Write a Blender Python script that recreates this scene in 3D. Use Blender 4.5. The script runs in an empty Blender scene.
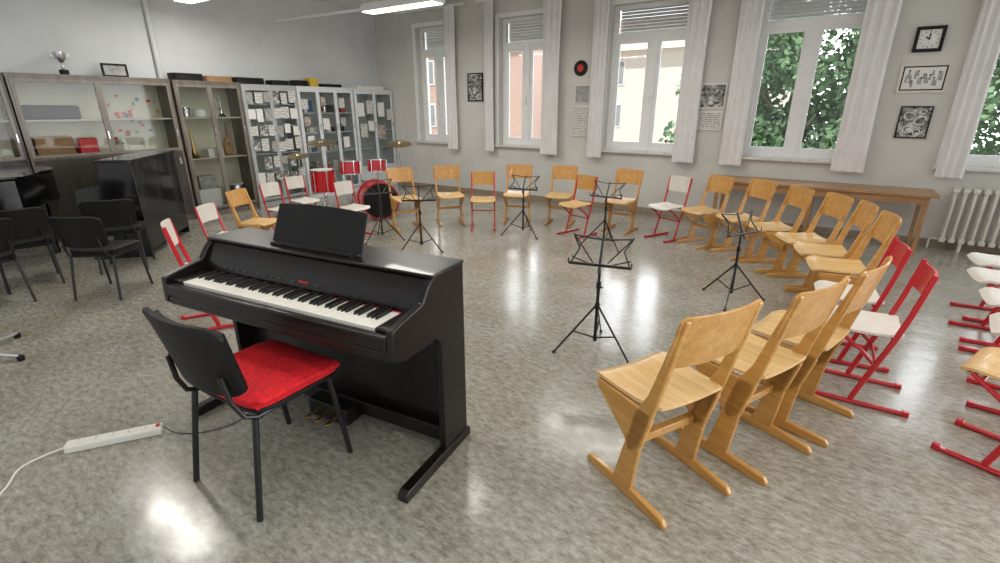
import bpy,bmesh,math,random
from mathutils import Vector,Matrix
random.seed(7)
R=math.radians
SC=bpy.context.scene
COL=SC.collection
SC.view_settings.view_transform='Standard'
# ---------------------------------------------------------------- materials
def base(name):
    m=bpy.data.materials.new(name);m.use_nodes=True
    nt=m.node_tree;b=nt.nodes['Principled BSDF'];return m,nt,b
def mat(name,c,rough=.5,metal=0,var=.08,scale=12,bump=0,spec=.5,coat=0):
    m,nt,b=base(name);N=nt.nodes;L=nt.links
    tc=N.new('ShaderNodeTexCoord');no=N.new('ShaderNodeTexNoise');no.inputs['Scale'].default_value=scale;no.inputs['Detail'].default_value=4
    L.new(tc.outputs['Object'],no.inputs['Vector'])
    cr=N.new('ShaderNodeValToRGB');cr.color_ramp.elements[0].position=.3;cr.color_ramp.elements[1].position=.7
    cr.color_ramp.elements[0].color=[max(0,x*(1-var)) for x in c]+[1]
    cr.color_ramp.elements[1].color=[min(1,x*(1+var)) for x in c]+[1]
    L.new(no.outputs['Fac'],cr.inputs['Fac']);L.new(cr.outputs['Color'],b.inputs['Base Color'])
    b.inputs['Roughness'].default_value=rough;b.inputs['Metallic'].default_value=metal
    b.inputs['Specular IOR Level'].default_value=spec;b.inputs['Coat Weight'].default_value=coat
    if bump:
        bp=N.new('ShaderNodeBump');bp.inputs['Strength'].default_value=bump;bp.inputs['Distance'].default_value=.01
        L.new(no.outputs['Fac'],bp.inputs['Height']);L.new(bp.outputs['Normal'],b.inputs['Normal'])
    return m
def wood(name,c1,c2,rough=.35,axis=(1,9,9),scale=3,coat=.2,spec=.5):
    m,nt,b=base(name);N=nt.nodes;L=nt.links
    tc=N.new('ShaderNodeTexCoord');mp=N.new('ShaderNodeMapping');mp.inputs['Scale'].default_value=axis
    L.new(tc.outputs['Object'],mp.inputs['Vector'])
    no=N.new('ShaderNodeTexNoise');no.inputs['Scale'].default_value=scale;no.inputs['Detail'].default_value=6;no.inputs['Distortion'].default_value=.6
    L.new(mp.outputs[0],no.inputs['Vector'])
    cr=N.new('ShaderNodeValToRGB');cr.color_ramp.elements[0].position=.3;cr.color_ramp.elements[1].position=.7
    cr.color_ramp.elements[0].color=list(c1)+[1];cr.color_ramp.elements[1].color=list(c2)+[1]
    L.new(no.outputs['Fac'],cr.inputs['Fac']);L.new(cr.outputs['Color'],b.inputs['Base Color'])
    b.inputs['Roughness'].default_value=rough;b.inputs['Coat Weight'].default_value=coat;b.inputs['Specular IOR Level'].default_value=spec
    return m
def glassmat(name,tint=(1,1,1),ior=1.35):
    m,nt,b=base(name);N=nt.nodes;L=nt.links;N.remove(b)
    t=N.new('ShaderNodeBsdfTransparent');t.inputs[0].default_value=list(tint)+[1]
    g=N.new('ShaderNodeBsdfGlossy');g.inputs['Roughness'].default_value=.03
    mx=N.new('ShaderNodeMixShader');fr=N.new('ShaderNodeFresnel');fr.inputs[0].default_value=ior
    L.new(fr.outputs[0],mx.inputs[0]);L.new(t.outputs[0],mx.inputs[1]);L.new(g.outputs[0],mx.inputs[2])
    L.new(mx.outputs[0],N['Material Output'].inputs[0]);return m
def emis(name,c,s):
    m,nt,b=base(name);b.inputs['Emission Color'].default_value=list(c)+[1];b.inputs['Emission Strength'].default_value=s;b.inputs['Base Color'].default_value=list(c)+[1];return m
def picmat(name,cols,scale=20,rough=.4):
    m,nt,b=base(name);N=nt.nodes;L=nt.links
    tc=N.new('ShaderNodeTexCoord');v=N.new('ShaderNodeTexVoronoi');v.inputs['Scale'].default_value=scale
    no=N.new('ShaderNodeTexNoise');no.inputs['Scale'].default_value=scale*.6;no.inputs['Detail'].default_value=5
    L.new(tc.outputs['Object'],v.inputs['Vector']);L.new(tc.outputs['Object'],no.inputs['Vector'])
    sx=N.new('ShaderNodeSeparateColor');L.new(v.outputs['Color'],sx.inputs[0])
    mx=N.new('ShaderNodeMix');mx.inputs[0].default_value=.55;L.new(sx.outputs[0],mx.inputs[2]);L.new(no.outputs['Fac'],mx.inputs[3])
    cr=N.new('ShaderNodeValToRGB');e=cr.color_ramp.elements
    while len(e)<len(cols):e.new(.5)
    for i,c in enumerate(cols):
        e[i].position=.25+.5*i/(len(cols)-1);e[i].color=list(c)+[1]
    L.new(mx.outputs[0],cr.inputs['Fac']);L.new(cr.outputs['Color'],b.inputs['Base Color']);b.inputs['Roughness'].default_value=rough
    return m
def textpage(name,ink=(.2,.2,.2),pap=(.72,.71,.67),scale=38):
    m,nt,b=base(name);N=nt.nodes;L=nt.links
    tc=N.new('ShaderNodeTexCoord');sp=N.new('ShaderNodeSeparateXYZ');L.new(tc.outputs['Object'],sp.inputs[0])
    mm=N.new('ShaderNodeMath');mm.operation='MULTIPLY';mm.inputs[1].default_value=scale;L.new(sp.outputs['Z'],mm.inputs[0])
    fr=N.new('ShaderNodeMath');fr.operation='FRACT';L.new(mm.outputs[0],fr.inputs[0])
    no=N.new('ShaderNodeTexNoise');no.inputs['Scale'].default_value=45;L.new(tc.outputs['Object'],no.inputs['Vector'])
    g=N.new('ShaderNodeMath');g.operation='GREATER_THAN';g.inputs[1].default_value=.55;L.new(fr.outputs[0],g.inputs[0])
    g2=N.new('ShaderNodeMath');g2.operation='GREATER_THAN';g2.inputs[1].default_value=.47;L.new(no.outputs['Fac'],g2.inputs[0])
    ml=N.new('ShaderNodeMath');ml.operation='MULTIPLY';L.new(g.outputs[0],ml.inputs[0]);L.new(g2.outputs[0],ml.inputs[1])
    mx=N.new('ShaderNodeMix');mx.data_type='RGBA';mx.inputs[6].default_value=list(pap)+[1];mx.inputs[7].default_value=list(ink)+[1]
    L.new(ml.outputs[0],mx.inputs[0]);L.new(mx.outputs[2],b.inputs['Base Color']);b.inputs['Roughness'].default_value=.7
    return m
def floormat():
    m,nt,b=base('linoleum');N=nt.nodes;L=nt.links
    tc=N.new('ShaderNodeTexCoord');mp=N.new('ShaderNodeMapping');mp.inputs['Scale'].default_value=(1,2.0,1);mp.inputs['Rotation'].default_value=(0,0,R(12))
    L.new(tc.outputs['Object'],mp.inputs['Vector'])
    n1=N.new('ShaderNodeTexNoise');n1.inputs['Scale'].default_value=17;n1.inputs['Detail'].default_value=9;n1.inputs['Roughness'].default_value=.78;n1.inputs['Distortion'].default_value=.2
    n2=N.new('ShaderNodeTexNoise');n2.inputs['Scale'].default_value=1.8;n2.inputs['Detail'].default_value=5;n2.inputs['Roughness'].default_value=.6
    L.new(mp.outputs[0],n1.inputs['Vector']);L.new(tc.outputs['Object'],n2.inputs['Vector'])
    cr=N.new('ShaderNodeValToRGB');e=cr.color_ramp.elements
    e[0].position=.33;e[0].color=(.155,.142,.112,1);e[1].position=.66;e[1].color=(.48,.465,.41,1)
    x=e.new(.49);x.color=(.31,.297,.252,1)
    L.new(n1.outputs['Fac'],cr.inputs['Fac'])
    c2=N.new('ShaderNodeValToRGB');c2.color_ramp.elements[0].color=(.82,.785,.72,1);c2.color_ramp.elements[1].color=(1.0,1.0,1.0,1);c2.color_ramp.elements[0].position=.36;c2.color_ramp.elements[1].position=.6
    L.new(n2.outputs['Fac'],c2.inputs['Fac'])
    mx=N.new('ShaderNodeMix');mx.data_type='RGBA';mx.blend_type='MULTIPLY';mx.inputs[0].default_value=1
    L.new(cr.outputs['Color'],mx.inputs[6]);L.new(c2.outputs['Color'],mx.inputs[7]);L.new(mx.outputs[2],b.inputs['Base Color'])
    mr=N.new('ShaderNodeMapRange');mr.inputs[3].default_value=.14;mr.inputs[4].default_value=.27;L.new(n2.outputs['Fac'],mr.inputs[0]);L.new(mr.outputs[0],b.inputs['Roughness'])
    b.inputs['Coat Weight'].default_value=.4;b.inputs['Coat Roughness'].default_value=.15
    n3=N.new('ShaderNodeTexNoise');n3.inputs['Scale'].default_value=4;L.new(tc.outputs['Object'],n3.inputs['Vector'])
    bp=N.new('ShaderNodeBump');bp.inputs['Strength'].default_value=.12;bp.inputs['Distance'].default_value=.02
    L.new(n3.outputs['Fac'],bp.inputs['Height']);L.new(bp.outputs['Normal'],b.inputs['Normal']);L.new(bp.outputs['Normal'],b.inputs['Coat Normal'])
    return m
M=dict(
 floor=floormat(),
 wallL=mat('plaster_grey',(.60,.62,.625),.85,var=.08,scale=1.2,bump=.05),
 wallN=mat('plaster_cream',(.63,.62,.585),.85,var=.08,scale=1.4,bump=.05),
 ceil=mat('ceiling_paint',(.78,.78,.77),.9,var=.03),
 white=mat('white_paint',(.84,.85,.85),.4,var=.03),
 sill=mat('sill_stone',(.66,.65,.61),.35,var=.08),
 blind=mat('shutter_slats',(.66,.67,.67),.6,var=.05),
 glass=glassmat('window_glass'),cglass=glassmat('cabinet_glass',(.95,.97,.96),1.34),
 curtain=mat('curtain_cloth',(.78,.77,.77),.9,var=.04,scale=5),
 beech=wood('beech_plywood',(.47,.225,.05),(.64,.35,.10)),
 beech2=wood('beech_pale',(.60,.36,.13),(.76,.51,.22)),
 tablew=wood('table_wood',(.30,.15,.06),(.44,.24,.10),.4),
 red=mat('red_enamel',(.52,.008,.018),.3,var=.05,coat=.3),
 greyw=mat('pale_laminate',(.68,.64,.57),.4,var=.06),
 redfab=mat('red_fabric',(.68,.008,.016),.85,var=.25,scale=60,bump=.2),
 blk=mat('black_plastic',(.008,.008,.008),.5,var=.1,spec=.25),
 blkmet=mat('black_steel',(.008,.008,.009),.35,var=.1),
 pbody=wood('dark_rosewood_veneer',(.004,.003,.003),(.012,.007,.006),.3,axis=(9,1,9),coat=.1,spec=.35),
 ivory=mat('ivory_plastic',(.86,.84,.76),.25,var=.02),
 ebony=mat('ebony_plastic',(.01,.01,.01),.3,var=.05),
 laq=mat('black_lacquer',(.003,.003,.004),.16,var=.05,spec=.4,coat=.2),
 brass=mat('brass',(.65,.43,.16),.3,1,var=.05),
 chrome=mat('chrome',(.7,.7,.72),.2,1,var=.02),
 cab=wood('cabinet_wood',(.10,.082,.066),(.18,.15,.12),.4,axis=(6,6,1)),
 cabf=wood('cabinet_frame_taupe',(.14,.12,.10),(.23,.20,.17),.4,axis=(6,6,1)),
 cabd=wood('cabinet_dark_wood',(.022,.018,.015),(.05,.04,.032),.4,axis=(6,6,1)),
 cabg=mat('cabinet_grey_metal',(.42,.43,.43),.35,var=.05,),
 cabin=mat('cabinet_lining',(.62,.585,.47),.7,var=.06),
 cablt=mat('cabinet_pale_lining',(.60,.63,.64),.6,var=.05),
 cabw=mat('cabinet_white',(.68,.71,.73),.45,var=.04),
 paper=mat('paper',(.78,.77,.74),.8,var=.05,scale=30),
 page=textpage('printed_page'),
 bw=picmat('printed_photo',[(.02,.02,.02),(.25,.25,.24),(.7,.7,.68)],28),
 grey=mat('photo_grey',(.34,.34,.33),.5,var=.3,scale=14),
 colr=picmat('colour_print',[(.35,.05,.05),(.6,.55,.4),(.1,.16,.3)],24),
 cardb=mat('cardboard',(.30,.17,.08),.8,var=.1),
 redp=mat('red_card',(.60,.02,.02),.5),yel=mat('yellow_card',(.62,.42,.05),.5),blu=mat('blue_card',(.06,.12,.28),.5),
 wht=mat('white_plastic',(.74,.72,.64),.4,var=.03),drk=mat('dark_holes',(.05,.05,.05),.6),
 silver=mat('silver_plate',(.6,.6,.62),.25,1),
 drumred=mat('drum_red_shell',(.46,.008,.012),.15,coat=.5),skin=mat('drum_skin',(.6,.59,.56),.5),
 cym=mat('cymbal_bronze',(.45,.36,.2),.3,1),
 rad=mat('radiator_enamel',(.66,.64,.57),.4,var=.05),
 tube=emis('fluorescent_tube',(1,.97,.9),3.5),
 leaf=mat('leaves',(.15,.25,.13),.8,var=.45,scale=1.4,spec=.15),bark=mat('bark',(.2,.17,.14),.9,var=.3,bump=.4),
 facade=mat('facade_render',(.74,.68,.62),.9,var=.05),facp=mat('facade_pink',(.55,.38,.33),.9,var=.06),roof=mat('roof_tiles',(.50,.38,.33),.9,var=.15),winb=mat('facade_glass',(.3,.32,.34),.3),
 grass=mat('ground_outside',(.32,.34,.28),.95,var=.2),
 base=mat('skirting',(.30,.24,.17),.5,var=.1),
)
# ---------------------------------------------------------------- mesh builder
class MB:
    def __init__(s): s.v=[];s.f=[];s.m=[];s.mi=0
    def add(s,vs,fs):
        o=len(s.v);s.v+= [tuple(x) for x in vs]
        for f in fs: s.f.append([o+i for i in f]);s.m.append(s.mi)
        return s
    def bx(s,x0,x1,y0,y1,z0,z1):
        return s.add([(x0,y0,z0),(x1,y0,z0),(x1,y1,z0),(x0,y1,z0),(x0,y0,z1),(x1,y0,z1),(x1,y1,z1),(x0,y1,z1)],
          [(0,3,2,1),(4,5,6,7),(0,1,5,4),(1,2,6,5),(2,3,7,6),(3,0,4,7)])
    def obx(s,c,sz,mt):
        h=[k/2 for k in sz];vs=[]
        for z in(-1,1):
            for x,y in((-1,-1),(1,-1),(1,1),(-1,1)): vs.append(Vector(c)+mt@Vector((x*h[0],y*h[1],z*h[2])))
        return s.add(vs,[(0,3,2,1),(4,5,6,7),(0,1,5,4),(1,2,6,5),(2,3,7,6),(3,0,4,7)])
    def prism(s,poly,ax,a,b):
        n=len(poly)
        def P(p,k): return {'y':(p[0],k,p[1]),'x':(k,p[0],p[1]),'z':(p[0],p[1],k)}[ax]
        return s.add([P(p,a) for p in poly]+[P(p,b) for p in poly],[list(range(n))[::-1],[n+i for i in range(n)]]+[(i,(i+1)%n,n+(i+1)%n,n+i) for i in range(n)])
    def tube(s,pts,r,seg=8,flat=1.0):
        pts=[Vector(p) for p in pts];n=len(pts);vs=[];up=None
        for i,p in enumerate(pts):
            d=(pts[min(i+1,n-1)]-pts[max(i-1,0)]).normalized()
            if up is None:
                up=Vector((0,0,1)) if abs(d.z)<.9 else Vector((1,0,0))
            a=d.cross(up).normalized();b2=a.cross(d).normalized();up=b2
            rr=r[i] if isinstance(r,(list,tuple)) else r
            for k in range(seg):
                t=2*math.pi*k/seg;vs.append(p+a*math.cos(t)*rr*flat+b2*math.sin(t)*rr)
        fs=[]
        for i in range(n-1):
            for k in range(seg):
                k2=(k+1)%seg;fs.append((i*seg+k,i*seg+k2,(i+1)*seg+k2,(i+1)*seg+k))
        fs.append(list(range(seg))[::-1]);fs.append([(n-1)*seg+k for k in range(seg)])
        return s.add(vs,fs)
    def lathe(s,prof,seg=20,mt=None,c=(0,0,0)):
        vs=[];mt=mt or Matrix.Identity(3)
        for r,z in prof:
            for k in range(seg):
                t=2*math.pi*k/seg;vs.append(Vector(c)+mt@Vector((r*math.cos(t),r*math.sin(t),z)))
        fs=[];n=len(prof)
        for i in range(n-1):
            for k in range(seg):
                k2=(k+1)%seg;fs.append((i*seg+k,i*seg+k2,(i+1)*seg+k2,(i+1)*seg+k))
        fs.append(list(range(seg))[::-1]);fs.append([(n-1)*seg+k for k in range(seg)])
        return s.add(vs,fs)
    def sheet(s,fn,nu,nv,th):
        """fn(u,v)->Vector ; solid sheet of thickness th"""
        P=[[Vector(fn(i/nu,j/nv)) for j in range(nv+1)] for i in range(nu+1)]
        vs=[];
        def nrm(i,j):
            a=P[min(i+1,nu)][j]-P[max(i-1,0)][j];b=P[i][min(j+1,nv)]-P[i][max(j-1,0)]
            return a.cross(b).normalized()
        for sg in(.5,-.5):
            for i in range(nu+1):
                for j in range(nv+1): vs.append(P[i][j]+nrm(i,j)*th*sg)
        o=(nu+1)*(nv+1);I=lambda i,j:i*(nv+1)+j;fs=[]
        for i in range(nu):
            for j in range(nv):
                q=(I(i,j),I(i+1,j),I(i+1,j+1),I(i,j+1));fs.append(q);fs.append(tuple(o+x for x in q[::-1]))
        for i in range(nu):
            for j,fl in((0,0),(nv,1)):
                q=(I(i,j),I(i+1,j),o+I(i+1,j),o+I(i,j));fs.append(q)
        for j in range(nv):
            for i in(0,nu):
                fs.append((I(i,j),I(i,j+1),o+I(i,j+1),o+I(i,j)))
        return s.add(vs,fs)
    def obj(s,name,mats,parent=None,bevel=0,loc=None,rot=0,smooth=True,label=None):
        me=bpy.data.meshes.new(name);me.from_pydata(s.v,[],s.f)
        if not isinstance(mats,(list,tuple)):mats=[mats]
        for k in mats: me.materials.append(M[k])
        bm=bmesh.new();bm.from_mesh(me)
        for f,mi in zip(bm.faces,s.m): f.material_index=mi;f.smooth=smooth
        bmesh.ops.recalc_face_normals(bm,faces=bm.faces);bm.to_mesh(me);bm.free()
        if smooth: me.set_sharp_from_angle(angle=R(38))
        o=bpy.data.objects.new(name,me);COL.objects.link(o)
        if parent:o.parent=parent
        if loc:o.location=loc
        if rot:o.rotation_euler[2]=R(rot)
        if bevel:
            b=o.modifiers.new('bevel','BEVEL');b.width=bevel;b.segments=2;b.limit_method='ANGLE';b.angle_limit=R(40)
        if label:o['label']=label
        return o
def tag(o,label,cat,group=None):
    o['label']=label;o['category']=cat
    if group:o['group']=group
    return o
def thing(name,loc,rot,label,cat,group=None):
    e=bpy.data.objects.new(name,None);e.empty_display_size=.1;COL.objects.link(e);e.location=loc;e.rotation_euler[2]=R(rot)
    return tag(e,label,cat,group)
def dup(t,loc,rot,label=None,group=None,sc=None):
    def rec(o,par):
        c=o.copy();COL.objects.link(c)
        if par:c.parent=par
        for k in list(o.children): rec(k,c)
        return c
    c=rec(t,None);c.location=loc;c.rotation_euler[2]=R(rot)
    if sc:c.scale=(sc,sc,sc)
    if label:c['label']=label
    if group:c['group']=group
    return c
def struct(o):
    o['kind']='structure';return o
Xr=lambda a:Matrix.Rotation(R(a),3,'X')
Yr=lambda a:Matrix.Rotation(R(a),3,'Y')
Zr=lambda a:Matrix.Rotation(R(a),3,'Z')
# ---------------------------------------------------------------- room
XL=-8.55;YN=8.0;XR=3.6;YS=-2.6;ZC=3.5
struct(MB().bx(XL-.3,XR,YS,YN+.35,-.1,0).obj('floor','floor'))
struct(MB().bx(XL-.3,XR,YS,YN+.35,ZC,ZC+.15).obj('ceiling','ceil'))
struct(MB().bx(XL-.25,XL,YS,YN+.35,0,ZC).obj('wall_west','wallL'))
WINS=[(-7.42,-6.5),(-5.42,-4.4),(-3.32,-2.0),(-1.22,.06),(1.05,2.35)]
ZS,ZT=.98,3.12
w=MB();xs=[XL]+[k for p in WINS for k in p]+[XR]
for i in range(0,len(xs),2): w.bx(xs[i],xs[i+1],YN,YN+.35,0,ZC)
for a,b in WINS:
    w.bx(a,b,YN,YN+.35,0,ZS-.04);w.bx(a,b,YN,YN+.35,ZT,ZC)
struct(w.obj('wall_north','wallN'))
struct(MB().bx(XL,XR,YN-.018,YN,0,.09).obj('baseboard_north','base',bevel=.004))
struct(MB().bx(XL,XL+.018,YS,.59,0,.09).obj('baseboard_west','base',bevel=.004))
for n,(a,b) in enumerate(WINS,1):
    w=MB();y0,y1=YN+.14,YN+.21;fw=.06;zt=2.64
    w.bx(a,a+fw,y0,y1,ZS,ZT).bx(b-fw,b,y0,y1,ZS,ZT).bx(a+fw,b-fw,y0,y1,ZS,ZS+.07).bx(a+fw,b-fw,y0,y1,ZT-fw,ZT).bx(a+fw,b-fw,y0,y1,zt,zt+.09)
    c=(a+b)/2;w.bx(c-.055,c+.055,y0-.01,y1,ZS+.07,zt)
    for l,r in((a+fw,c-.055),(c+.055,b-fw)):
        w.bx(l,l+.05,y0+.01,y1-.01,ZS+.07,zt).bx(r-.05,r,y0+.01,y1-.01,ZS+.07,zt).bx(l+.05,r-.05,y0+.01,y1-.01,ZS+.07,ZS+.13).bx(l+.05,r-.05,y0+.01,y1-.01,zt-.055,zt)
    w.bx(c-.01,c+.01,y0-.05,y0-.01,1.7,1.82)
    w.mi=2;z=zt+.085
    while z<ZT-.03: w.prism([(y1+.03,z),(y1+.036,z+.022),(y1+.03,z+.042),(y1+.045,z+.042),(y1+.045,z)],'x',a+fw,b-fw);z+=.046
    w.mi=0
    w.bx(a-.07,a,YN-.02,YN+.001,ZS,ZT+.07).bx(b,b+.07,YN-.02,YN+.001,ZS,ZT+.07).bx(a,b,YN-.02,YN+.001,ZT,ZT+.07)
    w.mi=1;w.bx(a+fw,b-fw,y0+.03,y0+.036,ZS+.07,ZT-fw)
    struct(w.obj('window_%d'%n,['white','glass','blind'],smooth=False))
    struct(MB().bx(a-.09,b+.09,YN-.07,YN+.14,ZS-.04,ZS).obj('trim_%d'%n,'sill',bevel=.006))
def curtain(xa,xb,n,lab):
    w=MB();zt=3.38;zb=.86;y=YN-.13
    def fn(u,v):
        z=zt+(zb-zt)*v
        wd=1-.08*math.sin(v*math.pi)
        x=(xa+xb)/2+(u-.5)*(xb-xa)*wd+.004*math.sin(v*5+n)
        return (x,y+.020*math.sin(u*math.pi*2*n+.4*math.sin(v*2)),z)
    w.sheet(fn,n*10,14,.004)
    o=w.obj('curtain','curtain');tag(o,lab,'curtain','window curtains')
def rail(a,b):
    w=MB().bx(a,b,YN-.15,YN-.11,3.38,3.41)
    for x in(a+.1,b-.1): w.bx(x-.01,x+.01,YN-.12,YN,3.385,3.405)
    tag(w.obj('curtain_rail','white'),'white metal curtain rail above a tall window','curtain rail','curtain rails')
cl='pale grey gathered curtain hanging beside a tall window'
for a,b in((-6.58,-6.32),(-5.66,-5.46),(-4.46,-4.12),(-3.56,-3.30),(-2.14,-1.82),(-1.46,-1.16),(-.08,.28),(.98,1.24)): curtain(a,b,3,cl)
for a,b in WINS: rail(a-.4,b+.4)
# ---------------------------------------------------------------- wood sled chair
def rrect(hx0,hx1,hy,r,n=4):
    pts=[]
    for cx,cy,a0 in((hx1-r,hy-r,0),(hx0+r,hy-r,90),(hx0+r,-hy+r,180),(hx1-r,-hy+r,270)):
        for k in range(n+1):
            t=R(a0+90*k/n);pts.append((cx+r*math.cos(t),cy+r*math.sin(t)))
    return pts
def seat_fn(x0,x1,hy,z):
    def fn(u,v):
        x=x0+(x1-x0)*u;t=2*v-1
        hw=hy*(1-.10*(1-u)**1) * (1-.16*max(0,(u-.86)/.14)**2-.10*max(0,(.12-u)/.12)**2)
        zz=z+.012*t*t-.012*math.sin(u*math.pi)-.03*max(0,(u-.82)/.18)**2
        return (x,t*hw,zz)
    return fn
def back_fn(xb,zb,xt,zt,hy,rnd=.14):
    def fn(u,v):
        t=2*u-1;h=v
        x=xb+(xt-xb)*h-.035*(1-t*t)
        e=abs(t);z=zb+(zt-zb)*h
        if e>.90: z=(zb+zt)/2+(z-(zb+zt)/2)*(1-rnd*((e-.90)/.10)**2)
        return (x,t*hy,z)
    return fn
def wood_chair():
    e=thing('wooden_chair',(0,0,0),0,'','chair')
    for s in(1,-1):
        w=MB();y0=s*.185;y1=s*.211
        w.prism([(-.25,.0),(.25,.0),(.255,.02),(.235,.042),(.07,.052),(-.06,.055),(-.235,.042),(-.255,.02)],'y',y0,y1)
        w.prism([(.065,.045),(-.045,.045),(-.075,.30),(-.135,.52),(-.232,.93),(-.208,.94),(-.09,.56),(-.025,.44)],'y',y0,y1)
        w.prism([(-.075,.28),(-.02,.24),(.03,.30),(.215,.44),(.225,.475),(.19,.482),(-.11,.475),(-.12,.45)],'y',y0,y1)
        w.obj('side_frame','beech',e,bevel=.006)
    MB().sheet(seat_fn(-.14,.26,.215,.497),14,10,.014).obj('seat','beech2',e)
    MB().sheet(back_fn(-.165,.72,-.215,.945,.222),20,4,.010).obj('backrest','beech',e)
    MB().bx(-.02,.02,-.185,.185,.25,.29).obj('stretcher','beech',e,bevel=.005)
    return e
def red_chair(seatmat,backmat,slim=0):
    e=thing('school_chair',(0,0,0),0,'','chair')
    for s in(1,-1):
        y=s*.18
        w=MB();w.tube([(-.23,y,.014),(-.1,y,.014),(.1,y,.014),(.24,y,.014)],.014,8)
        w.tube([(.05,y,.03),(.0,y,.2),(-.075,y,.44),(-.12,y,.62),(-.17,y,.865)],.016,8,flat=.75)
        w.tube([(-.03,y,.27),(.06,y,.36),(.16,y,.43),(.20,y,.458)],.012,8)
        w.obj('side_frame','red',e)
        for xa in(-.24,.215): MB().bx(xa,xa+.035,y-.017,y+.017,0,.032).obj('glide','red',e,bevel=.005)
    for x,z in((-.03,.27),(.16,.437),(-.08,.44)):
        MB().tube([(x,-.18,z),(x,.18,z)],.010).obj('cross_tube','red',e)
    MB().sheet(seat_fn(-.12,.25,.20,.475),12,10,.014).obj('seat',seatmat,e)
    MB().sheet(back_fn(-.135,.70 if slim else .66,-.16,.85 if slim else .87,.178,.3),20,4,.014).obj('backrest',backmat,e)
    return e
WC=wood_chair();RC=red_chair('greyw','greyw');RW=red_chair('beech2','beech');RR=red_chair('greyw','red',1)
WL='honey beech plywood chair with slanted sled side frames'
RL='red tubular steel chair with pale grey seat and backrest'
RWL='red tubular steel chair with beech plywood seat and backrest'
RRL='red tubular steel chair with red backrest and pale seat'
chairs=[('w',-.44,1.97,152,1),('w',-.15,2.47,157,1),('w',.04,2.93,164,1),('rr',.36,3.40,182,.96),('rr',.28,3.93,188,.96),
 ('w',.2,4.56,192,.95),('w',.08,5.01,194,.95),('w',-.1,5.46,210,.93),('w',-.42,5.86,214,.92),('w',-.79,6.19,228,.92),('w',-1.26,6.43,235,.90),('r',-1.72,6.52,245,.92),
 ('w',-2.40,6.6,266,.88),('rw',-2.8,6.05,255,.90),('w',-3.3,6.5,283,.88),('w',-3.9,6.25,294,.88),('rw',-4.1,5.65,305,.90),('w',-4.68,5.6,320,.88),('w',-5.02,5.02,332,.88),
 ('r',-5.3,4.3,0,.82),('r',-6.3,4.25,0,.82),('r',-6.0,3.7,10,.82),('w',-5.5,3.05,25,.80),('r',-5.15,2.5,30,.82),('r',-3.98,1.72,62,.97),
 ('rw',.97,3.05,158,1),('rr',1.22,4.30,180,1),('r',1.24,4.86,183,1),('r',1.32,5.4,185,1),('r',1.16,3.72,172,1)]
first={}
for k,x,y,a,sc in chairs:
    T={'w':WC,'r':RC,'rw':RW,'rr':RR}[k];lab={'w':WL,'r':RL,'rw':RWL,'rr':RRL}[k];g='classroom chairs set in a circle'
    if k not in first:
        first[k]=1;T.location=(x,y,0);T.rotation_euler[2]=R(a);T['label']=lab;T['group']=g;T.scale=(sc,)*3
    else: dup(T,(x,y,0),a,lab,g,sc)
# ---------------------------------------------------------------- upholstered chairs
def office_chair(fab,loc,rot,label):
    e=thing('upholstered_chair',loc,rot,label,'chair')
    w=MB()
    def top(u,v):
        s,t=2*u-1,2*v-1
        rr=1-.10*(abs(s)**6*abs(t)**6)
        z=.515-.022*(max(abs(s),abs(t))**6)+.01*abs(t)-.02*max(0,s)**3
        return (s*.225*rr+.02,t*.245*rr*(1+.03*s),z)
    w.sheet(top,16,16,.05);w.obj('seat',fab,e,bevel=.012)
    MB().sheet(lambda u,v:(top(u,v)[0],top(u,v)[1],.475),6,6,.018).obj('seat_pan','blk',e,bevel=.004)
    def bk(u,v):
        t=2*u-1
        wd=.265*(1-.12*(1-v))
        z=.57+.33*v
        z=.735+(z-.735)*(1-.22*max(0,(abs(t)-.7)/.3)**2)
        return (-.27-.075*v+.055*t*t,t*wd,z)
    MB().sheet(bk,18,10,.026).obj('backrest','blk',e,bevel=.008)
    if fab!='blk':
        MB().sheet(lambda u,v:(Vector(bk(.06+.88*u,.08+.84*v))+Vector((.026,0,0))),16,8,.022).obj('back_cushion','blk',e)
    for s in(1,-1):
        w=MB();w.tube([(.235,s*.235,0),(.205,s*.225,.25),(.18,s*.215,.455)],.0135,10);w.obj('leg','blkmet',e)
        w=MB();w.tube([(-.275,s*.235,0),(-.235,s*.225,.25),(-.20,s*.215,.455)],.0135,10);w.obj('leg','blkmet',e)
        w=MB();w.tube([(.19,s*.215,.455),(0,s*.213,.457),(-.19,s*.213,.457),(-.235,s*.205,.48),(-.27,s*.19,.56),(-.285,s*.18,.68)],.011,8);w.obj('side_tube','blkmet',e)
    for x,z in((.15,.45),(-.17,.45)): MB().tube([(x,-.215,z),(x,.215,z)],.01).obj('cross_tube','blkmet',e)
    return e
office_chair('redfab',(-2.0,1.03,0),94,'black-framed chair with bright red fabric seat beside the piano')
BC=office_chair('blk',(-5.46,1.58,0),125,'black upholstered stacking chair near the grand piano')
BC['group']='black stacking chairs';BC.scale=(.86,)*3
bl='black upholstered stacking chair near the grand piano';bg_='black stacking chairs'
dup(BC,(-6.42,1.22,0),170,bl,bg_,.86)
dup(BC,(-6.25,1.98,0),150,'black upholstered stacking chair beside the upright piano',bg_,.86)
dup(BC,(-5.95,.82,0),190,bl,bg_,.86)
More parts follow.
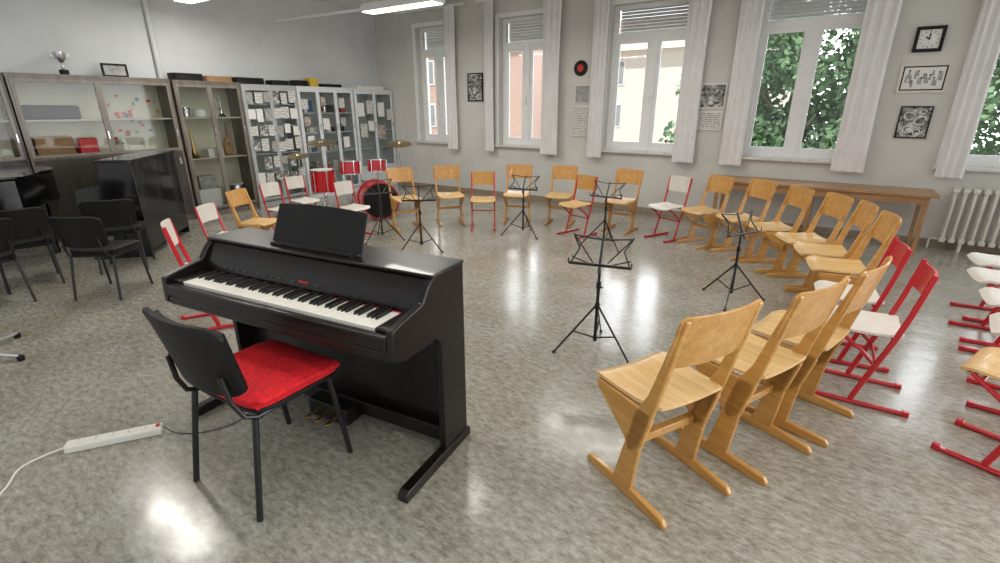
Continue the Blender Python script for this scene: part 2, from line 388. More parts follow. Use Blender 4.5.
# ---------------------------------------------------------------- digital piano
P=thing('digital_piano',(-2.068,1.356,0),7.5,'dark digital piano with white keys and open music rest','piano')
hw=.74
for s in(1,-1):
    x0,x1=(hw-.035,hw) if s>0 else (-hw,-hw+.035)
    w=MB();w.prism([(.27,.05),(.27,.966),(.02,.966),(-.02,.93),(-.06,.875),(-.22,.845),(-.27,.83),(-.275,.70),(-.20,.672),(.03,.672),(.06,.64),(.06,.05)],'x',x0,x1)
    w.obj('side_panel','pbody',P,bevel=.006)
    w=MB();w.prism([(-.27,0),(.29,0),(.29,.045),(.27,.055),(-.25,.055),(-.275,.035)],'x',x0-.008,x1+.008);w.obj('foot','pbody',P,bevel=.005)
i0=hw-.035
MB().bx(-i0,i0,.15,.175,.13,.70).obj('knee_panel','pbody',P,bevel=.003)
MB().bx(-i0,i0,.225,.25,.05,.95).obj('back_panel','pbody',P)
MB().bx(-i0,i0,-.27,.22,.69,.735).obj('keybed','pbody',P,bevel=.006)
MB().bx(-i0,i0,-.275,-.235,.735,.80).obj('key_slip','pbody',P,bevel=.008)
w=MB();w.prism([(-.055,.80),(-.05,.84),(.0,.925),(.03,.958),(.27,.966),(.27,.94),(.05,.93)],'x',-i0,i0);w.obj('top_lid','pbody',P,bevel=.003)
MB().bx(-hw-.004,hw+.004,.01,.275,.962,.978).obj('top_board','pbody',P,bevel=.006)
for s in(1,-1):
    a,b=(.62,i0) if s>0 else(-i0,-.62)
    MB().bx(a,b,-.235,-.055,.735,.815).obj('cheek_block','pbody',P,bevel=.008)
MB().bx(-.62,.62,-.066,-.052,.79,.812).obj('felt_strip','redfab',P)
for k in range(14):
    if k not in(4,9): MB().bx(-.55+k*.05,-.525+k*.05,-.052,-.04,.842,.85).obj('button','drk',P)
K=bpy.data.objects.new('keyboard',None);COL.objects.link(K);K.parent=P
nw=52;kw=1.236/nw
wk=MB().bx(.0006,kw-.0006,-.232,-.06,.775,.812).obj('white_key','ivory',K,bevel=.0015);wk.location=(-.618,0,0)
for i in range(1,nw):
    c=wk.copy();COL.objects.link(c);c.parent=K;c.location=(-.618+i*kw,0,0)
bk_=None
for i in range(nw-1):
    if (i%7) in(0,2,3,5,6):
        if bk_ is None:
            w=MB();w.prism([(-.165,.812),(-.155,.826),(-.06,.828),(-.06,.805),(-.165,.805)],'x',-.0058,.0058);bk_=w.obj('black_key','ebony',K,bevel=.001);c=bk_
        else: c=bk_.copy();COL.objects.link(c);c.parent=K
        c.location=(-.618+(i+1)*kw,0,0)
mt=Xr(-22)
def rest(u,v):
    x=(u-.5)*.60*(1-.02*v);p=Vector((0,.0,.0))+mt@Vector((x,0,.20*v+ .012*math.sin(u*math.pi)*(v)));return p+Vector((-.02,.10,.985))
w=MB();w.sheet(rest,20,8,.012);w.obj('music_rest','blk',P,bevel=.002)
w=MB();w.bx(-.29,.25,.055,.10,.978,.992);w.obj('rest_ledge','blk',P,bevel=.002)
w=MB();w.bx(-.14,.14,.02,.15,.02,.12);pb=w.obj('pedal_box','pbody',P,bevel=.005)
MB().bx(-i0,i0,.10,.15,.06,.14).obj('pedal_rail','pbody',P,bevel=.004)
for x in(-.075,0,.075):
    w=MB();w.prism([(x-.008,.02),(x+.008,.02),(x+.012,-.06),(x,-.075),(x-.012,-.06)],'z',.06,.068);w.obj('pedal','brass',P,bevel=.002)
MB().bx(.0,.06,-.048,-.036,.846,.856).obj('power_lamp','redp',P)
# ---------------------------------------------------------------- power strip and cable
e=thing('power_strip',(-2.865,.65,0),math.degrees(math.atan2(.32,.21)),'cream power strip lying on the linoleum floor','power strip')
MB().bx(-.21,.21,-.033,.033,0,.042).obj('housing','wht',e,bevel=.008)
for i in range(5):
    w=MB();w.lathe([(.021,0),(.021,.003),(.018,.003)],20,None,(-.15+i*.072,0,.0425));w.mi=1
    for d in(-.009,.009): w.lathe([(.003,0),(.003,.001)],8,None,(-.15+i*.072,d,.0456))
    w.obj('socket',['wht','drk'],e)
MB().bx(.185,.2,-.012,.012,.042,.05).obj('switch','redp',e,bevel=.002)
def smooth_path(pts,n=10):
    pts=[Vector(p) for p in pts];out=[]
    for i in range(len(pts)-1):
        p0=pts[max(i-1,0)];p1=pts[i];p2=pts[i+1];p3=pts[min(i+2,len(pts)-1)]
        for k in range(n):
            t=k/n;out.append(.5*((2*p1)+(p2-p0)*t+(2*p0-5*p1+4*p2-p3)*t*t+(3*p1-p0-3*p2+p3)*t**3))
    out.append(pts[-1]);return out
w=MB();w.tube(smooth_path([(-2.985,.468,.02),(-3.02,.40,.006),(-3.0,.30,.005),(-2.88,.22,.005),(-2.80,.12,.005),(-2.9,-.05,.005)]),.005,8)
tag(w.obj('power_cable','wht'),'cream mains cable trailing across the floor','cable')
w=MB();w.tube(smooth_path([(-2.745,.83,.03),(-2.66,.86,.005),(-2.55,.95,.005),(-2.50,1.1,.005),(-2.56,1.3,.005),(-2.5,1.55,.005)]),.003,6)
tag(w.obj('piano_cable','drk'),'thin dark cable from power strip to the piano','cable')
# ---------------------------------------------------------------- music stands
def music_stand(h=.86,tilt=28):
    e=thing('music_stand',(0,0,0),0,'black folding music stand with tripod base','music stand')
    for k in range(3):
        a=R(90+120*k);c,s=math.cos(a),math.sin(a)
        w=MB();w.tube([(.012*c,.012*s,.34),(.30*c,.30*s,.012)],.0085,6,flat=.6);w.tube([(.015*c,.015*s,.10),(.17*c,.17*s,.162)],.006,6)
        w.tube([(.29*c,.29*s,.014),(.315*c,.315*s,.008)],.012,6)
        w.obj('leg','blkmet',e)
    w=MB();w.tube([(0,0,.07),(0,0,.5)],.012,10);w.tube([(0,0,.5),(0,0,h-.10)],.009,10);w.lathe([(.017,.0),(.017,.05)],12,None,(0,0,.47));w.lathe([(.018,0),(.018,.04)],12,None,(0,0,.32));w.lathe([(.016,0),(.016,.03)],12,None,(0,0,.08))
    w.tube([(0,0,.48),(.03,0,.48)],.006);w.obj('column','blkmet',e)
    T=Xr(-tilt);c0=Vector((0,-.02,h-.12))
    def p(x,z,y=0): return c0+T@Vector((x,y,z))
    w=MB()
    for x in(-.20,.20): w.tube([p(x*.25,0),p(x,.05)],.005,6);w.tube([p(x*.25,.02),p(x*1.02,.21)],.005,6)
    w.tube([p(-.21,0,-.03),p(.21,0,-.03)],.007,6)
    w.tube([p(-.21,0,-.03),p(-.21,.03,-.035)],.005,6);w.tube([p(.21,0,-.03),p(.21,.03,-.035)],.005,6)
    w.tube([p(-.21,0,0),p(.21,0,0)],.008,6)
    w.tube([p(0,-.05),p(0,.20)],.009,6)
    w.tube([p(-.20,.0),p(-.15,.11),p(-.20,.20)],.006,6);w.tube([p(.20,0),p(.15,.11),p(.20,.20)],.006,6)
    w.tube([p(0,.18),p(-.20,.20)],.006,6);w.tube([p(0,.18),p(.20,.20)],.006,6)
    w.obj('desk','blkmet',e)
    return e
MS=music_stand(.76);MS.location=(-1.21,3.01,0);MS.rotation_euler[2]=R(14);MS['group']='folding music stands'
for x,y,a,sc in((-.58,4.59,62,.97),(-4.03,4.26,40,.95),(-4.78,4.33,60,.95),(-3.40,5.6,10,.97),(-2.25,5.65,0,.97)):
    dup(MS,(x,y,0),a,None,'folding music stands',sc)
# ---------------------------------------------------------------- cabinets
XF=-8.15
def cabinet(name,y0,y1,zt,zg,nb,frame,label,shelves=(1.5,),doorlow=None,doorf=None,lin='cabin'):
    e=thing(name,((XL+XF)/2+.002,(y0+y1)/2,0),0,label,'cabinet')
    doorf=doorf or frame
    L=(y1-y0)/2-.004;d0,d1=-.20,.198;t=.025
    w=MB();w.bx(d0,d1,-L,-L+t,0,zt).bx(d0,d1,L-t,L,0,zt).bx(d0,d1,-L+t,L-t,zt-t,zt).bx(d0,d1-.02,-L+t,L-t,.0,.08).bx(d0,d1-.01,-L+t,L-t,zg-t,zg)
    w.bx(d0,d1-.004,-L+t,L-t,zt-.06,zt-t)
    w.mi=1;w.bx(d0,d0+.012,-L+t,L-t,.08,zt-t)
    w.obj('body',[frame,lin],e,bevel=.002)
    for z in shelves: MB().bx(d0+.02,d1-.05,-L+t,L-t,z-.018,z).obj('shelf',lin,e)
    bw=(2*L-2*t)/nb
    for i in range(nb):
        a=-L+t+i*bw;b=a+bw;f=.035
        dd=bpy.data.objects.new('glass_door',None);COL.objects.link(dd);dd.parent=e
        w=MB();w.bx(d1-.02,d1+.004,a,a+f,zg,zt-.06).bx(d1-.02,d1+.004,b-f,b,zg,zt-.06).bx(d1-.02,d1+.004,a+f,b-f,zg,zg+f).bx(d1-.02,d1+.004,a+f,b-f,zt-.06-f,zt-.06)
        w.obj('door_frame',doorf,dd,bevel=.002)
        MB().bx(d1-.012,d1-.008,a+f,b-f,zg+f,zt-.06-f).obj('pane','cglass',dd)
        w=MB().bx(d1+.004,d1+.02,b-f*.7,b-f*.3,1.25,1.35);w.obj('handle','chrome',dd,bevel=.002)
    if zg>.3:
        for i in range(nb):
            a=-L+t+i*bw;b=a+bw
            dl=MB().bx(d1-.02,d1,a+.003,b-.003,.085,zg-t-.003).obj('lower_door',doorlow or frame,e,bevel=.003)
            MB().bx(d1,d1+.015,b-.06,b-.045,zg-.2,zg-.1).obj('handle','chrome',dl)
    return e
cabinet('display_cabinet',.6,1.86,2.0,1.05,2,'cabd','dark wood glass display cabinet against the grey wall',doorf='cabf')
cabinet('display_cabinet',1.87,3.63,2.03,1.05,2,'cab','wide brown display cabinet with two glass bays',doorlow='cabd',doorf='cabf')
cabinet('display_cabinet',3.66,4.66,2.02,.12,2,'cab','tall brown cabinet with full glass doors and instruments inside',shelves=(.9,1.5),doorf='cabf')
cabinet('display_cabinet',4.67,5.66,2.0,.12,2,'cabg','grey glass cabinet covered with pinned photographs and pages',shelves=(.5,.9,1.35,1.7),lin='cablt')
cabinet('display_cabinet',5.67,6.92,2.0,.12,3,'cabw','pale glass cabinet with coloured objects on its shelves',shelves=(.5,.85,1.2,1.55),lin='cablt')
cabinet('display_cabinet',6.94,7.97,1.99,.45,2,'cabw','white glazed cabinet with papers stuck on its doors',shelves=(.85,1.2,1.55),lin='cablt')
def prop(name,x0,x1,y0,y1,z0,z1,m,label,cat,group=None,bevel=.004):
    o=MB().bx(x0,x1,y0,y1,z0,z1).obj(name,m,bevel=bevel);return tag(o,label,cat,group)
def page(y,z,w_,h,m,x=XF+.005,lab='printed page stuck on a cabinet door',name='page'):
    o=MB().bx(0,.002,-w_/2,w_/2,-h/2,h/2).obj(name,m,loc=(x,y,z));tag(o,lab,'paper','pages stuck on the cabinets')
rg=random.Random(3)
for i in range(6):
    for j in range(6):
        if rg.random()<.12: continue
        page(4.77+i*.158+rg.uniform(-.015,.015),1.80-j*.26+rg.uniform(-.03,.03),rg.uniform(.10,.145),rg.uniform(.14,.21),rg.choice(['grey','page','page','paper','bw']))
for y,z,a,b,m in((7.08,1.6,.17,.26,'paper'),(7.32,1.65,.18,.26,'page'),(7.62,1.6,.18,.28,'paper'),(7.84,1.5,.14,.22,'page'),(7.12,1.2,.18,.26,'page'),(7.6,1.15,.2,.28,'colr'),(7.32,1.28,.15,.2,'paper'),(5.8,1.7,.13,.18,'page'),(6.22,1.35,.14,.2,'paper'),(6.62,1.72,.13,.18,'page'),(6.65,1.0,.14,.2,'paper'),(5.85,1.05,.14,.2,'paper'),(6.2,1.75,.1,.14,'colr'),(6.62,1.38,.12,.16,'grey'),(5.82,1.4,.12,.16,'colr')): page(y,z,a,b,m)
for k in range(34):
    page(2.84+rg.random()*.70,1.15+rg.random()*.68,rg.uniform(.03,.055),rg.uniform(.03,.055),rg.choice(['redp','redp','colr','yel','cardb','blu']),x=XL+.035,lab='small coloured paper shape pinned in a display cabinet',name='paper_shape')
prop('cardboard_box',-8.45,-8.22,1.98,2.36,1.051,1.30,'cardb','open brown cardboard box in the display cabinet','box')
prop('folder',-8.42,-8.24,2.42,2.62,1.051,1.26,'redp','bright red folder standing in the display cabinet','folder')
w=MB();w.prism(rrect(-.11,.11,.3,.1),'z',0,.17);o=w.obj('instrument_case','blk',bevel=.02,loc=(-8.36,2.25,1.501));tag(o,'black instrument case lying on a cabinet shelf','case')
def jar(x,y,z,r,h,m,kind,lab):
    e=thing(kind,(x,y,z),0,lab,'instrument','instruments on the cabinet shelves')
    MB().lathe([(r*.8,0),(r,h*.1),(r,h*.85),(r*.92,h*.9)],18).obj('shell',m,e)
    MB().lathe([(r*.96,h*.9),(r*.96,h)],18).obj('drum_head','skin',e)
def horn(x,y,z,s,m='brass'):
    e=thing('horn',(x,y,z),0,'small metal horn standing bell down on a shelf','instrument')
    MB().lathe([(.075*s,0),(.05*s,.03*s),(.022*s,.08*s),(.012*s,.2*s),(.01*s,.34*s)],18).obj('bell',m,e)
    MB().tube([(0,-.01*s,.32*s),(0,-.06*s,.30*s),(0,-.07*s,.2*s),(0,-.05*s,.13*s),(0,-.012*s,.12*s)],.008*s).obj('tubing',m,e)
horn(-8.33,3.85,.901,1.2);horn(-8.33,4.38,1.501,.9,'silver')
def guitar(y,z,s):
    e=thing('ukulele',(-8.43,y,z),0,'small wooden ukulele leaning inside a cabinet','instrument')
    w=MB();pts=[]
    for k in range(28):
        t=2*math.pi*k/28;zz=math.sin(t);ww=.10-.018*math.cos(2*t*1.0)-(.02 if zz>0 else 0)
        pts.append((ww*math.cos(t)*s,(.16+.15*zz)*s))
    w.prism(pts,'x',0,.05*s);w.obj('body','tablew',e,bevel=.004)
    MB().bx(.015,.045,-.016*s,.016*s,.28*s,.56*s).obj('neck','cardb',e,bevel=.003)
    MB().lathe([(.028*s,0),(.028*s,.003)],16,Yr(90),(.051*s,0,.2*s)).obj('sound_hole','drk',e)
guitar(4.44,.902,.9)
prop('storage_box',-8.44,-8.24,3.76,4.1,.121,.42,'paper','pale storage box at the bottom of a cabinet','box')
prop('storage_box',-8.44,-8.24,3.8,4.05,.421,.62,'grey','grey storage box stacked in a cabinet','box')
jar(-8.32,3.83,1.501,.07,.16,'silver','hand_drum','small hand drum standing on a cabinet shelf')
jar(-8.32,4.05,1.501,.09,.12,'paper','hand_drum','small hand drum standing on a cabinet shelf')
jar(-8.32,4.40,.121,.12,.34,'silver','hand_drum','tall hand drum standing on a cabinet shelf')
prop('score_stack',-8.44,-8.24,4.02,4.26,.901,1.03,'paper','stack of paper scores on a cabinet shelf','paper')
for row,z in enumerate((.501,.851,1.201,1.551)):
    y=5.72
    while y<6.70:
        r=rg.uniform(.03,.06)
        if rg.random()<.4: jar(-8.32,y+r,z,r,rg.uniform(.08,.2),rg.choice(['blu','redp','silver','paper','blk']),'hand_drum','small hand drum standing on a cabinet shelf')
        else: prop('box',-8.42,-8.27,y,y+2*r,z,z+rg.uniform(.08,.22),rg.choice(['blu','redp','paper','greyw','colr','paper','blk']),'coloured box standing on a cabinet shelf','box','boxes in the glass cabinet',.003)
        y+=2*r+rg.choice([.015,.05])
# on top of the cabinets
e=thing('trophy',(-8.35,2.5,2.03),0,'small silver trophy cup on a dark base','trophy')
MB().lathe([(.05,0),(.05,.06),(.04,.065)],16).obj('base','blk',e)
MB().lathe([(.03,.066),(.012,.09),(.012,.14),(.03,.16),(.055,.20),(.06,.27),(.056,.272),(.05,.2),(.0,.165)],20).obj('cup','silver',e)
for s in(1,-1):
    MB().tube([(0,s*.055,.25),(0,s*.09,.24),(0,s*.085,.2),(0,s*.05,.19)],.005).obj('handle','silver',e)
e=thing('picture_frame',(-8.33,3.05,2.03),0,'small black framed picture standing on a cabinet','picture frame')
w=MB();a,b=.15,.17;w.bx(-.01,.01,-a,-a+.025,0,b).bx(-.01,.01,a-.025,a,0,b).bx(-.01,.01,-a+.025,a-.025,0,.025).bx(-.01,.01,-a+.025,a-.025,b-.025,b).obj('frame','blk',e)
MB().bx(-.006,.004,-a+.025,a-.025,.025,b-.025).obj('picture','grey',e)
MB().bx(-.06,-.01,-.01,.01,0,.1).obj('strut','blk',e)
for y,l,h,m,lab in((3.70,.42,.10,'blk','black instrument case'),(4.16,.40,.08,'cardb','flat brown case'),(4.65,.5,.1,'blk','black instrument case'),(5.2,.34,.08,'blk','small black instrument case')):
    w=MB();w.prism(rrect(-.13,.13,l/2,.06),'z',0,h*.55);w.mi=1;w.prism(rrect(-.127,.127,l/2-.003,.06),'z',h*.55,h*.58);w.mi=0;w.prism(rrect(-.13,.13,l/2,.06),'z',h*.58,h)
    o=w.obj('instrument_case',[m,'chrome'],bevel=.008,loc=(-8.33,y+.24,2.021 if y<4.5 else 2.001));tag(o,lab+' lying on top of a cabinet','case','cases on top of the cabinets')
prop('storage_box',-8.45,-8.25,5.75,6.0,2.001,2.10,'blk','black storage box on top of a cabinet','box')
prop('storage_box',-8.45,-8.25,6.05,6.22,2.001,2.15,'yel','yellow storage box on top of a cabinet','box')
prop('storage_box',-8.45,-8.25,6.3,6.75,2.001,2.06,'blk','flat black box on top of a cabinet','box')
prop('paper_stack',-8.45,-8.22,7.1,7.8,1.991,2.05,'paper','stack of pale paper on top of a white cabinet','paper')
w=MB();w.tube([(XL+.04,3.68,0.0),(XL+.04,3.68,3.5)],.035,12);
struct(w.obj('trim_6','wallL'))
# ---------------------------------------------------------------- lights on the ceiling
def lamp(x,y,l,z=3.0):
    e=thing('fluorescent_lamp',(x,y,z),0,'long white fluorescent ceiling lamp on thin rods','ceiling lamp','fluorescent ceiling lamps')
    w=MB();w.prism([(-.13,0),(.13,0),(.13,.05),(.09,.11),(-.09,.11),(-.13,.05)],'x',-l/2,l/2);w.obj('housing','white',e,bevel=.004)
    MB().bx(-l/2+.03,l/2-.03,-.11,.11,-.012,-.001).obj('diffuser','tube',e,bevel=.003)
    for s in(-1,1): MB().tube([(s*l*.35,0,.10),(s*l*.35,0,ZC-z+.003)],.008).obj('rod','white',e)
    return e
LP=lamp(-5.65,5.82,1.45)
LAMPS=((-7.1,3.85),(-2.4,5.82),(-3.6,3.85),(-5.65,1.6),(-2.4,1.6),(.4,3.85),(.6,.8))
for x,y in LAMPS: dup(LP,(x,y,3.0),0,None,'fluorescent ceiling lamps')
w=MB();w.tube([(XL,5.7,3.05),(-6.38,5.8,3.05)],.022);tag(w.obj('cable_conduit','white'),'thin white cable conduit running to the lamp','conduit')
# ---------------------------------------------------------------- pictures on the north wall
def framed(xc,zc,w_,h,fm,pm,lab,fw=.02,extra=None):
    e=thing('framed_picture',(xc,YN-.012,zc),0,lab,'picture','pictures on the window wall')
    w=MB();a,b=w_/2,h/2;w.bx(-a,-a+fw,-.01,.012,-b,b).bx(a-fw,a,-.01,.012,-b,b).bx(-a+fw,a-fw,-.01,.012,-b,-b+fw).bx(-a+fw,a-fw,-.01,.012,b-fw,b).obj('frame',fm,e)
    w=MB().bx(-a+fw,a-fw,-.002,.008,-b+fw,b-fw);pm=pm if isinstance(pm,list) else [pm]
    if extra: extra(w)
    w.obj('picture',pm,e);return e
e=thing('wall_clock',(.605,YN-.02,2.39),0,'square black framed clock with white dial','clock')
w=MB();a=.135;w.bx(-a,-a+.035,-.02,.02,-a,a).bx(a-.035,a,-.02,.02,-a,a).bx(-a+.035,a-.035,-.02,.02,-a,-a+.035).bx(-a+.035,a-.035,-.02,.02,a-.035,a).obj('frame','blk',e,bevel=.004)
MB().bx(-a+.035,a-.035,-.005,.01,-a+.035,a-.035).obj('dial','paper',e)
MB().obx((0,-.008,.028),(.012,.003,.07),Yr(0)).obj('minute_hand','blk',e)
MB().obx((-.018,-.008,.012),(.013,.003,.045),Yr(-55)).obj('hour_hand','blk',e)
w=MB()
for k in range(12):
    t=R(30*k);w.obx((.083*math.sin(t),-.006,.083*math.cos(t)),(.006,.003,.016),Yr(30*k))
w.obj('hour_marks','blk',e)
rgp=random.Random(5)
def groupphoto(w):
    w.mi=1;w.bx(-.19,.19,-.003,-.002,-.12,.12)
    for k in range(17):
        x=-.16+.02*k;z=.02+.045*math.sin(k*1.7)+rgp.uniform(-.02,.02);hh=rgp.uniform(.04,.08)
        w.mi=2;y=-.0034-.0003*(k%4)
        w.prism([(x-.012,z-hh),(x+.014,z-hh),(x+.010,z),(x-.009,z)],'y',y,-.003)
        if k%2: w.mi=0
        w.lathe([(.010,0),(.010,.0008)],8,Xr(90),(x,y,z+.010))
framed(.645,1.97,.46,.32,'greyw',['blk','paper','grey'],'framed pale black and white group drawing',.025,groupphoto)
def swirl(w):
    w.mi=1
    for cx,cz,r0 in((-.05,.07,.055),(.06,.02,.06),(-.04,-.08,.05),(.05,-.11,.035),(.07,.12,.03)):
        pts=[(cx+r0*math.cos(t*.5),-.004,cz+r0*math.sin(t*.5)*.8) for t in range(12)];w.tube(pts,.006,5)
framed(.665,1.475,.31,.37,'blk',['bw','paper'],'dark framed black and white print',.015,swirl)
framed(-1.68,1.80,.36,.34,'paper','bw','black and white poster between two windows',.02)
framed(-1.68,1.46,.34,.26,'paper','page','small white notice between two windows',.02)
framed(-5.95,2.0,.36,.5,'blk','bw','dark framed photograph between two windows',.02)
framed(-3.74,1.85,.26,.28,'paper','grey','small grey poster beside a window',.01)
framed(-3.74,1.42,.32,.48,'paper','page','tall white poster beside a window',.01)
e=thing('round_plaque',(-3.79,YN-.02,2.25),0,'round black and red plaque on the wall','plaque')
MB().lathe([(.12,0),(.12,.022),(.115,.027)],28,Xr(90),(0,.022,0)).obj('rim','blk',e)
MB().lathe([(.055,0),(.055,.004)],24,Xr(90),(0,-.006,0)).obj('centre','redp',e)
# ---------------------------------------------------------------- bench table below the window
e=thing('long_table',(-.2,7.58,0),0,'long low wooden table under the window','table')
MB().bx(-1.22,1.22,-.3,.3,.68,.715).obj('table_top','tablew',e,bevel=.006)
for x in(-1.12,0,1.12):
    for y in(-.25,.25): MB().bx(x-.022,x+.022,y-.022,y+.022,0,.68).obj('leg','tablew',e,bevel=.004)
MB().bx(-1.14,1.14,-.27,-.25,.6,.68).obj('apron','tablew',e)
# radiator
e=thing('radiator',(1.85,YN-.13,0),0,'cream column radiator below a window','radiator')
for k in range(15):
    x=-.63+k*.09
    w=MB()
    for y in(-.045,.045): w.tube([(x,y,.1),(x,y,.14),(x,y,.70),(x,y,.74)],[.014,.02,.02,.014],8)
    w.bx(x-.03,x+.03,-.07,.07,.10,.15).bx(x-.03,x+.03,-.07,.07,.70,.75);w.obj('column','rad',e,bevel=.01)
for x in(-.45,.45): MB().bx(x-.015,x+.015,-.05,.05,0,.11).obj('foot','rad',e)
MB().tube([(-.66,0,.12),(-.74,0,.12),(-.74,0,.0)],.012).obj('pipe','rad',e)
# ---------------------------------------------------------------- drum kit
e=thing('bass_drum',(-5.84,5.26,0),0,'red bass drum with a black front head','drum','drum kit')
mt=Zr(60)@Xr(90)
MB().lathe([(.27,-.2),(.27,.2)],32,mt,(0,0,.30)).obj('shell','drumred',e)
for z in(-.2,.17): MB().lathe([(.285,z),(.285,z+.03),(.27,z+.032)],32,mt,(0,0,.30)).obj('hoop','drumred',e)
MB().lathe([(.265,.2),(.265,.206)],32,mt,(0,0,.30)).obj('front_head','blk',e)
def drum(x,y,z0,r,h,lab,tilt=-6):
    e=thing('tom_drum',(x,y,0),40,lab,'drum','drum kit')
    T=Xr(tilt);c=(0,0,z0)
    MB().lathe([(r,0),(r,h)],28,T,c).obj('shell','drumred',e)
    MB().lathe([(r-.012,h),(r-.012,h+.003)],28,T,c).obj('drum_head','skin',e)
    for z in(0,h-.012): MB().lathe([(r+.006,z),(r+.006,z+.013)],28,T,c).obj('hoop','chrome',e)
    for k in range(6):
        a=R(60*k);p=[Vector(c)+T@Vector(((r+.008)*math.cos(a),(r+.008)*math.sin(a),q)) for q in(.0,h)];MB().tube(p,.005,6).obj('lug','chrome',e)
    MB().tube([(0,0,.3),(0,0,z0)],.012).obj('pole','chrome',e)
    for k in range(3):
        a=R(120*k+20);MB().tube([(0,0,.32),(.15*math.cos(a),.15*math.sin(a),.008)],.008).obj('leg','chrome',e)
drum(-6.2,5.62,.66,.14,.19,'small red tom drum on a chrome stand')
drum(-6.38,5.22,.64,.15,.21,'small red tom drum on a chrome stand')
drum(-6.6,4.86,.40,.18,.34,'red floor tom drum on a chrome stand',0)
drum(-6.72,5.48,.62,.15,.13,'red snare drum on a chrome stand')
def cymbal(x,y,h,r):
    e=thing('cymbal_stand',(x,y,0),40,'bronze cymbal on a chrome tripod stand','cymbal','drum kit cymbals')
    MB().lathe([(.01,.025),(.04,.018),(.05,.006),(r,-.012),(r,-.016),(.05,0),(.01,.01)],32,Xr(12),(0,0,h)).obj('cymbal','cym',e)
    MB().tube([(0,0,.1),(0,0,h+.03)],.009).obj('pole','chrome',e)
    for k in range(3):
        a=R(120*k);MB().tube([(0,0,.3),(.15*math.cos(a),.15*math.sin(a),.01)],.008).obj('leg','chrome',e)
cymbal(-6.95,5.15,1.12,.21);cymbal(-5.95,5.9,1.10,.20);cymbal(-6.95,4.72,.95,.17)
# ---------------------------------------------------------------- upright black piano
e=thing('upright_piano',(-7.12,2.5,0),318,'black lacquered upright piano beside the cabinets','piano')
MB().bx(-.60,.60,-.02,.30,.08,1.08).obj('case','laq',e,bevel=.006)
MB().bx(-.64,.64,-.05,.32,1.08,1.105).obj('lid','laq',e,bevel=.006)
MB().obx((0,-.035,.93),(.9,.012,.22),Xr(-8)).obj('music_panel','laq',e,bevel=.003)
for s in(-1,1):
    w=MB();w.prism([(.30,0),(.30,1.08),(-.02,1.08),(-.05,.84),(-.30,.80),(-.31,.62),(-.24,.60),(-.20,.55),(-.05,.50),(-.05,.10),(-.29,.07),(-.29,0)],'x',s*.60,s*.64);w.obj('side_panel','laq',e,bevel=.004)
    MB().lathe([(.03,.07),(.022,.12),(.035,.3),(.04,.55),(.045,.62)],12,None,(s*.62,-.26,0)).obj('front_leg','laq',e)
MB().bx(-.60,.60,-.30,-.02,.62,.69).obj('keybed','laq',e,bevel=.004)
MB().bx(-.56,.56,-.27,-.13,.69,.715).obj('keys','ivory',e,bevel=.002)
w=MB();w.prism([(-.12,.70),(-.12,.74),(-.04,.84),(-.03,.84),(-.03,.70)],'x',-.60,.60);w.obj('fallboard','laq',e,bevel=.003)
for x in(-.08,0,.08): MB().bx(x-.012,x+.012,-.12,-.02,.09,.10).obj('pedal','brass',e,bevel=.002)
# grand piano
e=thing('grand_piano',(-7.38,.98,0),0,'black lacquered grand piano with closed lid','piano')
out=[(-.62,-.35),(.62,-.35),(.66,.1),(.64,.40),(.45,.60),(.2,.72),(.1,.84),(-.1,.90),(-.4,.90),(-.60,.8),(-.64,.4)]
w=MB();w.prism(out,'z',.66,.97);w.obj('case','laq',e,bevel=.01)
w=MB();w.prism([(x*1.02,y*1.02) for x,y in out],'z',.975,.997);w.obj('lid','laq',e,bevel=.006)
MB().bx(-.62,.62,-.52,-.35,.66,.76).obj('keybed','laq',e,bevel=.006)
MB().bx(-.58,.58,-.50,-.36,.76,.78).obj('fallboard','laq',e,bevel=.004)
for x,y in((-.52,-.25),(.52,-.25),(-.2,.75)):
    MB().lathe([(.03,0),(.035,.03),(.028,.08),(.05,.45),(.06,.66)],12,None,(x,y,0)).obj('leg','laq',e)
MB().lathe([(.02,.06),(.02,.66)],8,None,(0,-.2,0)).obj('pedal_lyre','laq',e)
# stand foot at the left
e=thing('stand_base',(-4.72,.45,0),34,'chrome star base of a black stand on the floor','stand')
for k in range(4):
    a=R(90*k);MB().tube([(0,0,.06),(.35*math.cos(a),.35*math.sin(a),.035)],.014).obj('leg','chrome',e)
    MB().lathe([(.02,0),(.024,.02),(.02,.035)],10,None,(.35*math.cos(a),.35*math.sin(a),0)).obj('glide','blk',e)
MB().tube([(0,0,.05),(0,0,.9)],.016).obj('pole','blkmet',e)
# ---------------------------------------------------------------- outside
g=MB().bx(-60,60,8.6,90,-4.2,-4).obj('ground','grass');struct(g)
def building(x0,x1,y,z1,m,lab):
    e=thing('building',((x0+x1)/2,y,-4),0,lab,'building')
    h=(x1-x0)/2
    MB().bx(-h,h,0,6,0,z1+4).obj('facade',m,e)
    MB().prism([(-.6,z1+4),(6.6,z1+4),(3,z1+6.5)],'x',-h-.4,h+.4).obj('roof','roof',e)
    z=1.2
    while z<z1+2.6:
        x=-h+1
        while x<h-1.4:
            w=MB();w.bx(x,x+1.1,-.06,0,z,z+1.7);w.mi=1;w.bx(x+.1,x+1.0,-.08,-.05,z+.1,z+1.6);w.obj('facade_window',['white','winb'],e);x+=2.6
        z+=3
building(-36,-18.5,30,6,'facp','pinkish rendered building with a tiled roof')
building(-16.5,-3,38,5.5,'facade','cream rendered building with a tiled roof')
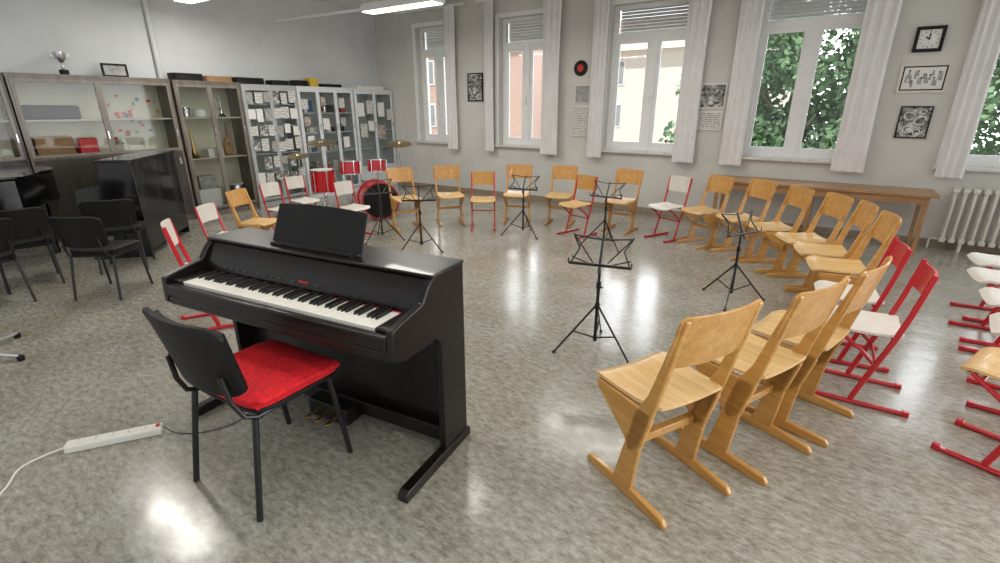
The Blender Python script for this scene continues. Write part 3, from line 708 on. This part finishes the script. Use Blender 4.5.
def tree(x,y,zc,rx,rz,n,seed):
    rr=random.Random(seed);e=thing('tree',(x,y,-4),0,'leafy green tree outside the window','tree')
    w=MB();w.tube([(0,0,0),(.1,0,2),(0,.1,3.6),(.1,0,zc+4)],[.22,.17,.13,.05],10)
    for k in range(9):
        a=rr.uniform(0,6.28);z=3.2+rr.random()*2.5;w.tube([(0,0,z),(.6*rx*math.cos(a),.6*rx*math.sin(a),z+1.2)],[.06,.02],6)
    w.obj('trunk','bark',e)
    w=MB()
    cl=[(rr.uniform(-1,1)*rx*.85,rr.uniform(-1,1)*rx*.7,zc+4+rr.uniform(-1,1)*rz*.9,rr.uniform(.5,.9)) for _ in range(56)]
    for _ in range(n):
        c=rr.choice(cl);d=Vector((rr.gauss(0,1),rr.gauss(0,1),rr.gauss(0,1))).normalized()*c[3]*rr.uniform(.35,1)
        p=Vector(c[:3])+d;a=Vector((rr.gauss(0,1),rr.gauss(0,1),rr.gauss(0,1))).normalized();b=a.cross(Vector((rr.gauss(0,1),rr.gauss(0,1),rr.gauss(0,1)))).normalized();s=rr.uniform(.06,.11)
        w.add([p-a*s,p+b*s*.6,p+a*s,p-b*s*.6],[(0,1,2,3)])
    o=w.obj('foliage','leaf',e,smooth=False);o['kind']='stuff'
tree(-1.3,14.5,2.4,2.2,2.6,24000,1)
tree(3.9,15.5,2.0,2.3,2.4,15000,2)
# ---------------------------------------------------------------- world and camera
wd=bpy.data.worlds.new('World');SC.world=wd;wd.use_nodes=True
N=wd.node_tree.nodes;L=wd.node_tree.links;bg=N['Background']
tc=N.new('ShaderNodeTexCoord');sp=N.new('ShaderNodeSeparateXYZ');L.new(tc.outputs['Generated'],sp.inputs[0])
cr=N.new('ShaderNodeValToRGB');cr.color_ramp.elements[0].position=.0;cr.color_ramp.elements[0].color=(.98,.98,.99,1);cr.color_ramp.elements[1].position=.6;cr.color_ramp.elements[1].color=(.87,.93,1,1)
L.new(sp.outputs['Z'],cr.inputs['Fac']);L.new(cr.outputs['Color'],bg.inputs['Color'])
mr=N.new('ShaderNodeMapRange');mr.inputs[1].default_value=-.2;mr.inputs[2].default_value=.35;mr.inputs[3].default_value=.78;mr.inputs[4].default_value=6.0
L.new(sp.outputs['Y'],mr.inputs[0]);L.new(mr.outputs[0],bg.inputs['Strength'])
sd=bpy.data.lights.new('sun','SUN');sd.energy=5;sd.angle=R(3);sd.color=(1,.97,.92)
so=bpy.data.objects.new('sun',sd);COL.objects.link(so);so.rotation_euler=Vector((-.15,-.5,1.0)).to_track_quat('Z','Y').to_euler()
for x,y in LAMPS+((-5.65,5.82),):
    ld=bpy.data.lights.new('lamp_light','AREA');ld.shape='RECTANGLE';ld.size=1.38;ld.size_y=.22;ld.energy=15 if x==-2.4 and y<2 else (20 if x>-5 else 28);ld.color=(1,.96,.89)
    lo=bpy.data.objects.new('lamp_light',ld);COL.objects.link(lo);lo.location=(x,y,2.98)
cd=bpy.data.cameras.new('Camera');cd.sensor_width=36;cd.lens=17.64;cd.clip_end=300
co=bpy.data.objects.new('Camera',cd);COL.objects.link(co);co.location=(0,0,1.65);co.rotation_euler=(R(90-19.6),0,R(34));SC.camera=co
